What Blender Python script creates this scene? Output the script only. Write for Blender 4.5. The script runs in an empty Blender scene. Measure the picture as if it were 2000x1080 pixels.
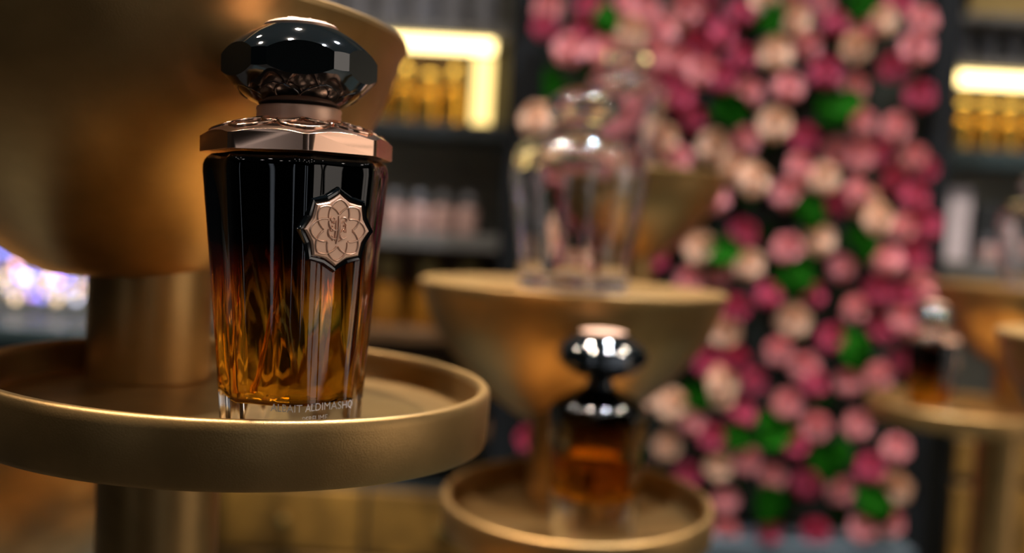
import bpy, bmesh, math, random
from mathutils import Vector, Matrix
random.seed(7)
sc = bpy.context.scene
col = sc.collection
PI = math.pi

# ------------------------------------------------------------------ camera
F_PX, PITCH, ROLL = 1900.0, 0.046, 0.056          # focal length in px of a 2000 px wide frame
fw = Vector((0, math.cos(PITCH), -math.sin(PITCH)))
up0 = Vector((0, math.sin(PITCH), math.cos(PITCH)))
ri0 = Vector((1, 0, 0))
ri = ri0 * math.cos(ROLL) + up0 * math.sin(ROLL)
up = -ri0 * math.sin(ROLL) + up0 * math.cos(ROLL)
cam_d = bpy.data.cameras.new('camera')
cam = bpy.data.objects.new('camera', cam_d)
col.objects.link(cam)
M = Matrix.Identity(4)
for i in range(3):
    M[i][0], M[i][1], M[i][2] = ri[i], up[i], -fw[i]
cam.matrix_world = M
cam_d.sensor_width = 36.0
cam_d.sensor_fit = 'HORIZONTAL'
cam_d.lens = 36.0 * F_PX / 2000.0
cam_d.clip_start = 0.01
cam_d.dof.use_dof = True
cam_d.dof.focus_distance = 0.294
cam_d.dof.aperture_fstop = 4.4
sc.camera = cam

# ------------------------------------------------------------------ world, exposure
w = bpy.data.worlds.new('world')
sc.world = w
w.use_nodes = True
w.node_tree.nodes['Background'].inputs[0].default_value = (0.5, 0.55, 0.62, 1)
w.node_tree.nodes['Background'].inputs[1].default_value = 0.02
sc.view_settings.view_transform = 'Standard'
sc.view_settings.look = 'None'
sc.view_settings.gamma = 1.0
sc.view_settings.use_curve_mapping = False
sc.view_settings.exposure = 0.0
cy = sc.cycles
cy.use_denoising = True
cy.max_bounces = 16
cy.transmission_bounces = 14
cy.glossy_bounces = 6
cy.diffuse_bounces = 4
cy.transparent_max_bounces = 12
cy.sample_clamp_indirect = 4.0
cy.blur_glossy = 0.6

# ceiling lamps: (x, y, watts); the fixtures are built with the ceiling below
CEIL_Z = 1.35
LAMP_W = 7.5
LAMPS = [(x, y) for y in (-1.4, -0.8, -0.2, 0.45, 1.05) for x in (-1.5, -0.9, -0.3, 0.3, 0.9, 1.5)]


def pt(px, py, Y):
    """point at depth Y (world y) that the photograph shows near pixel px, py"""
    d = ri * ((px - 1000) / F_PX) - up * ((py - 540) / F_PX) + fw
    return d * (Y / d.y)


def zz(px, py, Y):
    return pt(px, py, Y).z


def xx(px, py, Y):
    return pt(px, py, Y).x


# ------------------------------------------------------------------ materials
def mat(name):
    m = bpy.data.materials.new(name)
    m.use_nodes = True
    return m, m.node_tree.nodes, m.node_tree.links, m.node_tree.nodes['Principled BSDF']


def plain(name, c, rough=0.5, metal=0.0, spec=0.5, noise=0.0, nscale=30.0, bump=0.0, bscale=200.0, coat=0.0, sheen=0.0):
    m, n, l, b = mat(name)
    b.inputs['Base Color'].default_value = (*c, 1)
    b.inputs['Roughness'].default_value = rough
    b.inputs['Metallic'].default_value = metal
    b.inputs['Specular IOR Level'].default_value = spec
    b.inputs['Coat Weight'].default_value = coat
    b.inputs['Sheen Weight'].default_value = sheen
    tc = n.new('ShaderNodeTexCoord')
    if noise > 0:
        t = n.new('ShaderNodeTexNoise')
        t.inputs['Scale'].default_value = nscale
        t.inputs['Detail'].default_value = 5
        l.new(tc.outputs['Object'], t.inputs['Vector'])
        r = n.new('ShaderNodeValToRGB')
        r.color_ramp.elements[0].position = 0.3
        r.color_ramp.elements[1].position = 0.7
        r.color_ramp.elements[0].color = (*[v * (1 - noise) for v in c], 1)
        r.color_ramp.elements[1].color = (*[min(1, v * (1 + noise)) for v in c], 1)
        l.new(t.outputs['Fac'], r.inputs['Fac'])
        l.new(r.outputs['Color'], b.inputs['Base Color'])
    if bump > 0:
        t2 = n.new('ShaderNodeTexNoise')
        t2.inputs['Scale'].default_value = bscale
        t2.inputs['Detail'].default_value = 4
        l.new(tc.outputs['Object'], t2.inputs['Vector'])
        bp = n.new('ShaderNodeBump')
        bp.inputs['Strength'].default_value = bump
        bp.inputs['Distance'].default_value = 0.0005
        l.new(t2.outputs['Fac'], bp.inputs['Height'])
        l.new(bp.outputs['Normal'], b.inputs['Normal'])
    return m


def emit(name, c, s):
    m, n, l, b = mat(name)
    b.inputs['Base Color'].default_value = (0, 0, 0, 1)
    b.inputs['Emission Color'].default_value = (*c, 1)
    b.inputs['Emission Strength'].default_value = s
    return m


def glass(name, c=(1, 1, 1), ior=1.5, rough=0.0):
    m, n, l, b = mat(name)
    n.remove(b)
    g = n.new('ShaderNodeBsdfGlass')
    g.inputs['Color'].default_value = (*c, 1)
    g.inputs['Roughness'].default_value = rough
    g.inputs['IOR'].default_value = ior
    l.new(g.outputs[0], n['Material Output'].inputs['Surface'])
    return m


def ombre_glass(name, stops):
    """clear glass with a lacquer that fades from black at the shoulder to nothing near the base"""
    m, n, l, b = mat(name)
    n.remove(b)
    g = n.new('ShaderNodeBsdfRefraction')
    g.inputs['Roughness'].default_value = 0.0
    g.inputs['IOR'].default_value = 1.5
    gl = n.new('ShaderNodeBsdfGlossy')
    gl.inputs['Roughness'].default_value = 0.0
    gl.inputs['Color'].default_value = (0.95, 0.95, 0.95, 1)
    fr = n.new('ShaderNodeFresnel')
    fr.inputs['IOR'].default_value = 1.5
    mx = n.new('ShaderNodeMixShader')
    tc = n.new('ShaderNodeTexCoord')
    sep = n.new('ShaderNodeSeparateXYZ')
    l.new(tc.outputs['Object'], sep.inputs[0])
    mr = n.new('ShaderNodeMapRange')
    mr.inputs['From Min'].default_value = 0.0
    mr.inputs['From Max'].default_value = 0.1
    l.new(sep.outputs['Z'], mr.inputs['Value'])
    r = n.new('ShaderNodeValToRGB')
    e = r.color_ramp.elements
    e[0].position, e[0].color = stops[0][0], (*stops[0][1], 1)
    e[1].position, e[1].color = stops[-1][0], (*stops[-1][1], 1)
    for p, c in stops[1:-1]:
        q = e.new(p)
        q.color = (*c, 1)
    l.new(mr.outputs[0], r.inputs['Fac'])
    l.new(r.outputs['Color'], g.inputs['Color'])
    l.new(fr.outputs[0], mx.inputs[0])
    l.new(g.outputs[0], mx.inputs[1])
    l.new(gl.outputs[0], mx.inputs[2])
    l.new(mx.outputs[0], n['Material Output'].inputs['Surface'])
    return m


GOLD = plain('gold_paint', (0.41, 0.243, 0.087), 0.39, 0.88, 0.5, noise=0.10, nscale=60, bump=0.12, bscale=1600)
ROSE = plain('rose_gold_metal', (0.85, 0.52, 0.36), 0.18, 1.0)
ROSE_M = plain('rose_gold_satin', (0.95, 0.60, 0.42), 0.42, 0.6)
BLACK = plain('black_lacquer', (0.004, 0.006, 0.007), 0.05, 0.0, 0.7, coat=0.6)
CLEAR = glass('clear_crystal', (0.98, 0.98, 0.99), 1.62)
AMBER = glass('amber_perfume', (0.99, 0.70, 0.19), 1.36)
AMBER_D = glass('dark_amber_perfume', (0.80, 0.30, 0.04), 1.36)
TUBE = glass('dip_tube_plastic', (0.98, 0.75, 0.45), 1.42)
OMBRE = ombre_glass('ombre_glass', [(0.0, (0.99, 0.99, 0.99)), (0.36, (0.985, 0.98, 0.96)), (0.50, (0.92, 0.86, 0.78)),
                                    (0.62, (0.62, 0.45, 0.36)), (0.74, (0.14, 0.09, 0.08)), (0.84, (0.012, 0.012, 0.014)), (1.0, (0.006, 0.007, 0.008))])
OMBRE_B = ombre_glass('ombre_glass_dark', [(0.0, (0.99, 0.99, 0.98)), (0.40, (0.96, 0.94, 0.88)), (0.65, (0.86, 0.74, 0.5)),
                                           (0.85, (0.55, 0.40, 0.22)), (0.97, (0.03, 0.025, 0.022)), (1.0, (0.006, 0.007, 0.008))])
PRINT = plain('white_print', (0.85, 0.83, 0.85), 0.5)
PRINT_D = plain('dark_print', (0.03, 0.02, 0.015), 0.6)
POST = plain('black_post_paint', (0.006, 0.008, 0.010), 0.7, 0.0, 0.2)
WALL = plain('grey_wall', (0.25, 0.235, 0.185), 0.75, noise=0.06, nscale=3, bump=0.1)
DARK = plain('charcoal_paint', (0.018, 0.024, 0.026), 0.55, noise=0.1, nscale=20)
NAVY = plain('blue_grey_paint', (0.06, 0.085, 0.10), 0.6, noise=0.1, nscale=10)
TEAL = plain('dark_teal_counter', (0.030, 0.048, 0.050), 0.35, noise=0.1, nscale=10)
CEIL = plain('ceiling_paint', (0.16, 0.19, 0.21), 0.8)
FLOORM = plain('floor_stone', (0.05, 0.045, 0.04), 0.35, noise=0.15, nscale=4)
BRASS = plain('brass_wood_front', (0.24, 0.125, 0.022), 0.45, 0.3, noise=0.75, nscale=11)
WOOD = plain('brown_wood', (0.12, 0.06, 0.02), 0.5, noise=0.3, nscale=8)
SHELF = plain('grey_shelf', (0.15, 0.145, 0.135), 0.6, noise=0.05)
LED = emit('warm_led', (1.0, 0.74, 0.30), 6.0)
LED_S = emit('warm_led_side', (1.0, 0.70, 0.24), 2.4)
BGLASS = plain('gold_bottle_glass', (0.80, 0.48, 0.09), 0.18, 0.9)
BCAP = plain('bright_gold_cap', (0.95, 0.72, 0.25), 0.2, 1.0)
GREYB = plain('smoky_grey_bottle', (0.23, 0.235, 0.26), 0.25, 0.1)
PINKB = plain('blush_bottle', (0.55, 0.36, 0.32), 0.3, 0.1)
WHITEB = plain('lilac_white_box', (0.78, 0.70, 0.76), 0.5)
TANB = plain('tan_card', (0.42, 0.30, 0.10), 0.6)
BROWNB = plain('dark_amber_bottle', (0.25, 0.10, 0.01), 0.2, 0.1)
BLACKB = plain('black_box_card', (0.012, 0.015, 0.016), 0.5)
LEAF = plain('leaf_green', (0.010, 0.12, 0.002), 0.8, 0.0, 0.1, noise=0.4, nscale=40)
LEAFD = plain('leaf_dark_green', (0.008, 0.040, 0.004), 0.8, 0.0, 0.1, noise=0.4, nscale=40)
ROSE_D = plain('rose_magenta', (0.50, 0.040, 0.11), 0.6, noise=0.25, nscale=60, sheen=0.2)
ROSE_P = plain('rose_pink', (0.76, 0.29, 0.30), 0.6, noise=0.2, nscale=60, sheen=0.2)
ROSE_C = plain('rose_cream', (0.86, 0.58, 0.40), 0.6, noise=0.15, nscale=60, sheen=0.2)
MOSS = plain('moss_backing', (0.008, 0.012, 0.006), 0.9, noise=0.5, nscale=30)


# ------------------------------------------------------------------ object helpers
def tag(o, label, cat, group=None):
    o['label'] = label
    o['category'] = cat
    if group:
        o['group'] = group
    return o


def thing(name, label, cat, loc=(0, 0, 0), rot=(0, 0, 0), group=None):
    o = bpy.data.objects.new(name, None)
    o.empty_display_size = 0.02
    col.objects.link(o)
    o.location = loc
    o.rotation_euler = rot
    return tag(o, label, cat, group)


def finish(name, bm, m, parent=None, sharp=32, bevel=0.0, loc=None, recalc=True):
    if recalc:
        bmesh.ops.recalc_face_normals(bm, faces=bm.faces)
    me = bpy.data.meshes.new(name)
    bm.to_mesh(me)
    bm.free()
    me.shade_smooth()
    me.set_sharp_from_angle(angle=math.radians(sharp))
    if m:
        me.materials.append(m)
    o = bpy.data.objects.new(name, me)
    col.objects.link(o)
    if parent:
        o.parent = parent
    if loc is not None:
        o.location = loc
    if bevel > 0:
        md = o.modifiers.new('bevel', 'BEVEL')
        md.width = bevel
        md.segments = 2
        md.limit_method = 'ANGLE'
        md.angle_limit = math.radians(24)
        md.harden_normals = True
    return o


def struct(o):
    o['kind'] = 'structure'
    return o


def copy_tree(o, parent=None):
    c = o.copy()
    col.objects.link(c)
    c.parent = parent
    for ch in list(o.children):
        copy_tree(ch, c)
    return c


def box_bm(x0, x1, y0, y1, z0, z1, bm=None):
    bm = bm or bmesh.new()
    v = [bm.verts.new(p) for p in ((x0, y0, z0), (x1, y0, z0), (x1, y1, z0), (x0, y1, z0),
                                   (x0, y0, z1), (x1, y0, z1), (x1, y1, z1), (x0, y1, z1))]
    for f in ((0, 3, 2, 1), (4, 5, 6, 7), (0, 1, 5, 4), (1, 2, 6, 5), (2, 3, 7, 6), (3, 0, 4, 7)):
        bm.faces.new([v[i] for i in f])
    return bm


def box(name, x0, x1, y0, y1, z0, z1, m, parent=None, bevel=0.0):
    return finish(name, box_bm(x0, x1, y0, y1, z0, z1), m, parent, 30, bevel)


def lathe_bm(prof, seg=96, bm=None, cx=0.0, cy_=0.0):
    """closed solid of revolution; profile from bottom to top, ends on the axis are closed"""
    bm = bm or bmesh.new()
    rings = []
    for r, z in prof:
        if r < 1e-7:
            rings.append([bm.verts.new((cx, cy_, z))])
        else:
            rings.append([bm.verts.new((cx + r * math.cos(2 * PI * k / seg), cy_ + r * math.sin(2 * PI * k / seg), z)) for k in range(seg)])
    for a, b in zip(rings[:-1], rings[1:]):
        for k in range(seg):
            k2 = (k + 1) % seg
            if len(a) == 1 and len(b) == 1:
                continue
            if len(a) == 1:
                bm.faces.new((a[0], b[k2], b[k]))
            elif len(b) == 1:
                bm.faces.new((a[k], a[k2], b[0]))
            else:
                bm.faces.new((a[k], a[k2], b[k2], b[k]))
    for rg, flip in ((rings[0], True), (rings[-1], False)):
        if len(rg) > 1:
            bm.faces.new(list(reversed(rg)) if flip else rg)
    return bm


def smooth_prof(pts, n=8):
    """Catmull-Rom through profile points"""
    out = []
    P = [Vector(p) for p in pts]
    for i in range(len(P) - 1):
        p0, p1, p2, p3 = P[max(i - 1, 0)], P[i], P[i + 1], P[min(i + 2, len(P) - 1)]
        for k in range(n):
            t = k / n
            q = 0.5 * ((2 * p1) + (p2 - p0) * t + (2 * p0 - 5 * p1 + 4 * p2 - p3) * t * t + (3 * p1 - p0 - 3 * p2 + p3) * t ** 3)
            out.append((max(q.x, 0), q.y))
    out.append(tuple(P[-1]))
    return out


def cut_planes(bm, planes):
    for co, no in planes:
        r = bmesh.ops.bisect_plane(bm, geom=bm.verts[:] + bm.edges[:] + bm.faces[:], dist=1e-6,
                                   plane_co=co, plane_no=no, clear_outer=True)
        be = [e for e in bm.edges if e.is_boundary]
        if be:
            bmesh.ops.holes_fill(bm, edges=be, sides=0)
    return bm


def ring_planes(n, apothem, rot, z=0.0, taper=0.0):
    """n planes round the z axis; taper = d(apothem)/dz"""
    out = []
    for k in range(n):
        a = rot + 2 * PI * k / n
        d = Vector((math.sin(a), -math.cos(a), 0))
        out.append((d * apothem + Vector((0, 0, z)), (d - Vector((0, 0, taper))).normalized()))
    return out


def tube_bm(pts, r, seg=8, bm=None, closed=False):
    bm = bm or bmesh.new()
    P = [Vector(p) for p in pts]
    n = len(P)
    rings = []
    prev = None
    for i, p in enumerate(P):
        a = P[(i - 1) % n] if closed or i > 0 else P[i]
        b = P[(i + 1) % n] if closed or i < n - 1 else P[i]
        t = (b - a).normalized()
        if prev is None:
            u = t.orthogonal().normalized()
        else:
            u = (prev - t * prev.dot(t)).normalized()
        prev = u
        v = t.cross(u)
        rr = r(i / (n - 1)) if callable(r) else r
        rings.append([bm.verts.new(p + (u * math.cos(2 * PI * k / seg) + v * math.sin(2 * PI * k / seg)) * rr) for k in range(seg)])
    m = n if closed else n - 1
    for i in range(m):
        A, B = rings[i], rings[(i + 1) % n]
        for k in range(seg):
            bm.faces.new((A[k], A[(k + 1) % seg], B[(k + 1) % seg], B[k]))
    if not closed:
        bm.faces.new(list(reversed(rings[0])))
        bm.faces.new(rings[-1])
    return bm


def octa_ring(R, rot, fillet, nf=4, n=8, sag=0.0, nm=6):
    """rounded polygon cross-section, vertex radius R before rounding; sag makes each side slightly hollow"""
    V = [Vector((R * math.sin(rot + 2 * PI * k / n), -R * math.cos(rot + 2 * PI * k / n))) for k in range(n)]
    out = []
    for k in range(n):
        p, a, b = V[k], V[k - 1], V[(k + 1) % n]
        da, db = (a - p).normalized(), (b - p).normalized()
        s, e = p + da * fillet, p + db * fillet
        for j in range(nf + 1):
            t = j / nf
            out.append(s * (1 - t) ** 2 + p * 2 * t * (1 - t) + e * t * t)
        nxt = b - db * fillet
        nrm = -(e + nxt).normalized()
        for j in range(1, nm):
            t = j / nm
            out.append(e.lerp(nxt, t) + nrm * sag * 4 * t * (1 - t))
    return out


def loft_bm(sections, bm=None, cap=True):
    """sections: list of (z, list of 2D points)"""
    bm = bm or bmesh.new()
    rings = [[bm.verts.new((p[0], p[1], z)) for p in ps] for z, ps in sections]
    for a, b in zip(rings[:-1], rings[1:]):
        n = len(a)
        for k in range(n):
            bm.faces.new((a[k], a[(k + 1) % n], b[(k + 1) % n], b[k]))
    if cap:
        bm.faces.new(list(reversed(rings[0])))
        bm.faces.new(rings[-1])
    return bm


def join_bm(bm, other, flip=False):
    me = bpy.data.meshes.new('tmp')
    bmesh.ops.recalc_face_normals(other, faces=other.faces)
    if flip:
        bmesh.ops.reverse_faces(other, faces=other.faces)
    other.to_mesh(me)
    other.free()
    bm.from_mesh(me)
    bpy.data.meshes.remove(me)
    return bm


def text_mesh(body, size, extrude=0.0):
    c = bpy.data.curves.new('lettering', 'FONT')
    c.body = body
    c.size = size
    c.extrude = extrude
    c.align_x = 'CENTER'
    c.resolution_u = 3
    o = bpy.data.objects.new('lettering', c)
    col.objects.link(o)
    dg = bpy.context.evaluated_depsgraph_get()
    me = bpy.data.meshes.new_from_object(o.evaluated_get(dg))
    bpy.data.objects.remove(o)
    bpy.data.curves.remove(c)
    return me


# ------------------------------------------------------------------ the room
FLOOR_Z, BACK_Y = -1.25, 1.80
XL, XR, YF = -2.6, 2.6, -2.6
struct(box('floor', XL, XR, YF, BACK_Y + 0.1, FLOOR_Z - 0.05, FLOOR_Z, FLOORM))
struct(box('ceiling', XL, XR, YF, BACK_Y + 0.1, CEIL_Z + 0.02, CEIL_Z + 0.07, CEIL))
struct(box('wall_back', XL, XR, BACK_Y, BACK_Y + 0.1, FLOOR_Z, CEIL_Z + 0.02, WALL))
struct(box('wall_left', XL - 0.1, XL, YF, BACK_Y + 0.1, FLOOR_Z, CEIL_Z + 0.02, DARK))
struct(box('wall_right', XR, XR + 0.1, YF, BACK_Y + 0.1, FLOOR_Z, CEIL_Z + 0.02, DARK))
struct(box('wall_front', XL, XR, YF - 0.1, YF, FLOOR_Z, CEIL_Z + 0.02, DARK))
# tall shop windows behind the photographer and in the right wall (mirrored in the black cap and the gold columns)
DAY = emit('daylight_pane', (0.80, 0.88, 1.0), 1.0)
DAYW = emit('shopfront_pane', (1.0, 0.88, 0.78), 1.3)
WFRAME = plain('window_frame_paint', (0.02, 0.025, 0.03), 0.4)


def window(n, a0, a1, z0, z1, side, m):
    wn = bpy.data.objects.new('window_%d' % n, None)
    col.objects.link(wn)
    wn['kind'] = 'structure'

    def bx(u0, u1, w0, w1, d):
        return box_bm(u0, u1, YF, YF + d, w0, w1) if side == 'front' else box_bm(XR - d, XR, u0, u1, w0, w1)
    finish('pane', bx(a0, a1, z0, z1, 0.012), m, wn)
    for u0, u1, w0, w1 in ((a0 - 0.03, a0, z0 - 0.03, z1 + 0.03), (a1, a1 + 0.03, z0 - 0.03, z1 + 0.03), (a0, a1, z1, z1 + 0.03), (a0, a1, z0 - 0.03, z0)):
        finish('window_frame', bx(u0, u1, w0, w1, 0.03), WFRAME, wn)


window(1, 1.05, 1.30, -0.9, 0.9, 'front', DAY)
window(2, 1.62, 1.90, -0.9, 0.9, 'front', DAY)
window(3, -1.75, -1.55, -0.9, 0.9, 'front', DAY)
window(4, -0.9, -0.2, -0.8, 0.9, 'right', DAYW)
window(5, -0.1, 0.6, -0.8, 0.9, 'right', DAYW)

# recessed ceiling spotlights
LRING = plain('lamp_ring', (0.6, 0.6, 0.6), 0.35, 0.6)
LFACE = emit('lamp_face', (1.0, 0.90, 0.82), 45.0)
ring0 = lathe_bm([(0.036, 0.0), (0.05, 0.0), (0.05, 0.012), (0.036, 0.02)], 32)
for i, (x, y) in enumerate(LAMPS):
    t = thing('ceiling_spotlight', 'round recessed spotlight in the grey ceiling, lighting the display towers', 'light',
              (x, y, CEIL_Z), (0, 0, 0), 'recessed ceiling spotlights')
    if i == 0:
        rm = finish('lamp_ring', lathe_bm([(0.034, 0.004), (0.036, -0.002), (0.048, -0.002), (0.05, 0.004), (0.05, 0.02), (0.034, 0.02)], 32), LRING, t)
        first_ring = rm
    else:
        rm = first_ring.copy()
        col.objects.link(rm)
        rm.parent = t
    lens0 = finish('lamp_lens', lathe_bm([(0, 0.0), (0.030, 0.0), (0.032, 0.004), (0, 0.004)], 24), LFACE, t) if i == 0 else lens0
    if i:
        fc = lens0.copy()
        col.objects.link(fc)
        fc.parent = t
    if y < 0:          # these only glint, they point away from the towers
        continue
    ld = bpy.data.lights.new('spot_lamp', 'AREA')
    ld.shape = 'DISK'
    ld.size = 0.05
    ld.energy = LAMP_W * {0.45: 0.85, 1.05: 1.0}[y]
    ld.spread = math.radians(85)
    ld.color = (1.0, 0.85, 0.71) if (i * 7) % 3 else (0.82, 0.88, 1.0)
    lo = bpy.data.objects.new('spot_lamp', ld)
    col.objects.link(lo)
    lo.parent = t
    lo.location = (0, 0, -0.006)

# low display table that carries the towers (below the frame)
TABLE_Z = -0.62
tb = thing('display_table', 'low dark display table under the gold towers', 'table', (0.2, 0.75, FLOOR_Z))
finish('table_top', box_bm(-0.85, 0.75, -0.55, 0.53, TABLE_Z - 0.04 - FLOOR_Z, TABLE_Z - FLOOR_Z), TEAL, tb, bevel=0.004)
for sx in (-0.78, 0.68):
    for sy in (-0.48, 0.46):
        finish('leg', box_bm(sx - 0.03, sx + 0.03, sy - 0.03, sy + 0.03, 0, TABLE_Z - 0.04 - FLOOR_Z), DARK, tb)

# ------------------------------------------------------------------ display towers
COL_R = 0.0275
BOWL_P = [(0.25, -0.95), (0.31, -0.925), (0.40, -0.865), (0.53, -0.76), (0.69, -0.60), (0.81, -0.45), (0.895, -0.31), (0.945, -0.18), (0.975, -0.08)]


def tray_stand(label, x, y, ztop, tilt, colx, coly, zbase, R=0.095, h=0.0223, group='gold tray stands', ft=0.004, colr=COL_R):
    """round tray with a raised lip; its column stands on zbase"""
    t = thing('tray_stand', label, 'display stand', (colx, coly, zbase), (0, 0, 0), group)
    th, rr = 0.0052, 0.0012
    prof = [(0, -h), (R - 0.003, -h), (R - 0.0008, -h + 0.0006), (R - 0.0003, -h + 0.002), (R, -0.004), (R - 0.0004, -rr), (R - 0.0013, -0.0002), (R - 0.0024, 0.0),
            (R - th + 0.0014, -0.0002), (R - th + 0.0002, -0.0014), (R - th - 0.0003, -0.004), (R - th - 0.0006, -h + ft + 0.0022), (R - th - 0.002, -h + ft + 0.0006), (R - th - 0.005, -h + ft), (0, -h + ft)]
    tr = finish('tray', lathe_bm(prof, 160), GOLD, t, 40)
    tr.location = (x - colx, y - coly, ztop - zbase)
    tr.rotation_euler = (tilt[0], tilt[1], 0)
    slope = math.tan(tilt[0]) * (coly - y) - math.tan(tilt[1]) * (colx - x)
    zc = ztop - h + slope - zbase + 0.0005
    finish('column', lathe_bm(([(colr + 0.03, 0), (colr + 0.03, 0.006), (colr + 0.002, 0.008), (colr, 0.012)] if zbase < -0.6 else [(colr, 0)]) + [(colr, zc)], 64), GOLD, t, 40)
    return t


def bowl_stand(label, x, y, zrim, R, zbase, hscale=1.0, off=(0.0, 0.0), colr=COL_R, group='gold bowl stands'):
    """deep bowl closed with a flat top, on a column that stands on zbase"""
    t = thing('bowl_stand', label, 'display stand', (x, y, zbase), (0, 0, 0), group)
    P = [(0, BOWL_P[0][1])] + BOWL_P
    prof = [(r * R, z * R * hscale) for r, z in smooth_prof(BOWL_P, 6)]
    prof += [(R * 0.992, -0.0045), (R, -0.003), (R - 0.0004, -0.001), (R - 0.002, 0), (R - 0.008, 0), (R - 0.010, -0.0012), (0, -0.0012)]
    prof = [(0, prof[0][1])] + prof
    b = finish('bowl', lathe_bm(prof, 160), GOLD, t, 40)
    b.location = (off[0], off[1], zrim - zbase)
    zc = zrim - zbase - 0.95 * R * hscale + 0.001 + 0.5 * math.hypot(*off)
    finish('column', lathe_bm([(0, 0), (colr - 0.0012, 0), (colr, 0.0012), (colr, zc), (0, zc)], 64), GOLD, t, 40)
    return t


# tower one (nearest, left)
T1 = dict(x=-0.1035, y=0.3786, z=-0.0594, tilt=(0.0, 0.028))
C1R = 0.0256
c1 = pt(293, 650, 0.42)
c1b = pt(308, 1010, 0.42)
LOW_Z = -0.315
tray_stand('wide gold tray low under the big perfume bottle tower, bottom left corner', c1b.x + 0.02, 0.49, LOW_Z, (0, 0), c1b.x, c1b.y, TABLE_Z, 0.15, group='gold tray stands')
tray_stand('gold lipped tray in front that carries the sharp perfume bottle', T1['x'], T1['y'], T1['z'], T1['tilt'], c1b.x, c1b.y, LOW_Z - 0.0183, R=0.0978, ft=0.0086, colr=C1R)
FLOOR1 = T1['z'] - 0.0223 + 0.0086
c1z = FLOOR1 + math.tan(0.028) * (T1['x'] - c1.x)
bowl_stand('largest gold bowl stand behind the sharp perfume bottle, cut by the left edge', c1.x, c1.y, zz(288, 545, 0.394) + 0.95 * 0.1178 * 0.955, 0.1178, c1z - 0.0008, 0.955, off=(-0.013, 0.0), colr=C1R)

# tower two (centre)
T2 = dict(x=0.0526, y=0.655, z=-0.1761, tilt=(0.055, -0.012))
B2 = pt(1119, 556, 0.745)
R2 = 299 * 0.745 / F_PX
C2Y = 0.712
FLOOR2 = T2['z'] - 0.0183
tray_stand('gold lipped tray holding the blurred black and amber bottle, lower centre', T2['x'], T2['y'], T2['z'], T2['tilt'], B2.x, C2Y, TABLE_Z, R=0.0918)
bowl_stand('gold bowl stand in the centre carrying the front clear glass bottle', B2.x, C2Y, B2.z, R2,
           FLOOR2 + math.tan(0.055) * (C2Y - T2['y']) - 0.002, 0.94, off=(0.0, B2.y - C2Y))

# tower three (behind the clear bottle)
B3 = pt(1242, 334, 1.15)
bowl_stand('gold bowl stand seen behind and through the front clear glass bottle', B3.x, B3.y, B3.z, 178 * 1.15 / F_PX, -0.13)
tray_stand('gold tray hidden behind the centre bowl stand, under the rear bowl', B3.x - 0.02, B3.y - 0.02, -0.13 + 0.0183, (0, 0), B3.x, B3.y, TABLE_Z)

# tower four (right)
B4 = pt(2002, 560, 1.25)
T4 = pt(1862, 786, 1.19)
bowl_stand('gold bowl stand at the right edge behind the small dark bottle', B4.x, B4.y, B4.z, 168 * 1.25 / F_PX, T4.z - 0.0183)
tray_stand('gold lipped tray on the right holding the small dark bottle', T4.x, T4.y, T4.z, (0.02, 0), B4.x - 0.02, B4.y - 0.005, TABLE_Z, 0.1)
# near stand cut by the right edge
B5 = pt(2300, 668, 0.62)
bowl_stand('nearest gold bowl stand cut off by the right edge of the picture', B5.x, B5.y, B5.z, 0.105, TABLE_Z)
# left rear bowl, seen below the front tray
BL = pt(15, 640, 0.62)
bowl_stand('blurred gold bowl stand low at the far left under the front tray', BL.x, 0.62, -0.125, 0.125, TABLE_Z)



# ------------------------------------------------------------------ hero perfume bottle
def hexcap_bm(rot, eq_R=0.0284, a=0.0246, ab=0.0267, zb=0.0, zt=0.0270, zeq=0.0127, rb=0.0137, rt=0.0122, n=6):
    low = [(rb, zb), (0.0176, zb + 0.0019), (0.0212, zb + 0.0045), (0.0246, zb + 0.0078), (0.0270, zb + 0.0104), (eq_R, zeq)]
    hi = [(eq_R, zeq), (0.0273, zeq + 0.0024), (0.0243, zeq + 0.0062), (0.0195, zeq + 0.0101), (0.0145, zeq + 0.0130), (rt, zt - 0.0004), (rt - 0.001, zt)]
    prof = smooth_prof(low, 6)[:-1] + smooth_prof(hi, 6)
    bm = lathe_bm([(0, zb)] + prof + [(0, zt)], 120)
    cut_planes(bm, ring_planes(n, a, rot) + ring_planes(n, ab, rot + PI / n))
    return bm


def lotus(n, amp, r0, ang0=0.0, k=24):
    """outline with n ogee points"""
    out = []
    for i in range(n * k):
        t = i / (n * k)
        ph = (t * n) % 1.0
        d = min(ph, 1 - ph) * 2          # 0 at the point, 1 in the valley
        r = r0 * (1 - amp * (d ** 0.75 * 0.9 + 0.1 * math.sin(d * PI)))
        a = ang0 + 2 * PI * t
        out.append((r * math.sin(a), r * math.cos(a)))
    return out


def prism_bm(outline, depth, inset=0.0, bm=None):
    """flat plate in the xz plane, front towards -y; bevelled front edge"""
    bm = bm or bmesh.new()
    n = len(outline)
    A = [bm.verts.new((x, 0, z)) for x, z in outline]
    B = [bm.verts.new((x, -depth + inset, z)) for x, z in outline]
    s = [1 - inset / max(1e-6, math.hypot(x, z)) for x, z in outline]
    C = [bm.verts.new((x * q, -depth, z * q)) for (x, z), q in zip(outline, s)]
    for P, Q in ((A, B), (B, C)):
        for k in range(n):
            bm.faces.new((P[k], P[(k + 1) % n], Q[(k + 1) % n], Q[k]))
    bm.faces.new(C)
    bm.faces.new(list(reversed(A)))
    return bm


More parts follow.
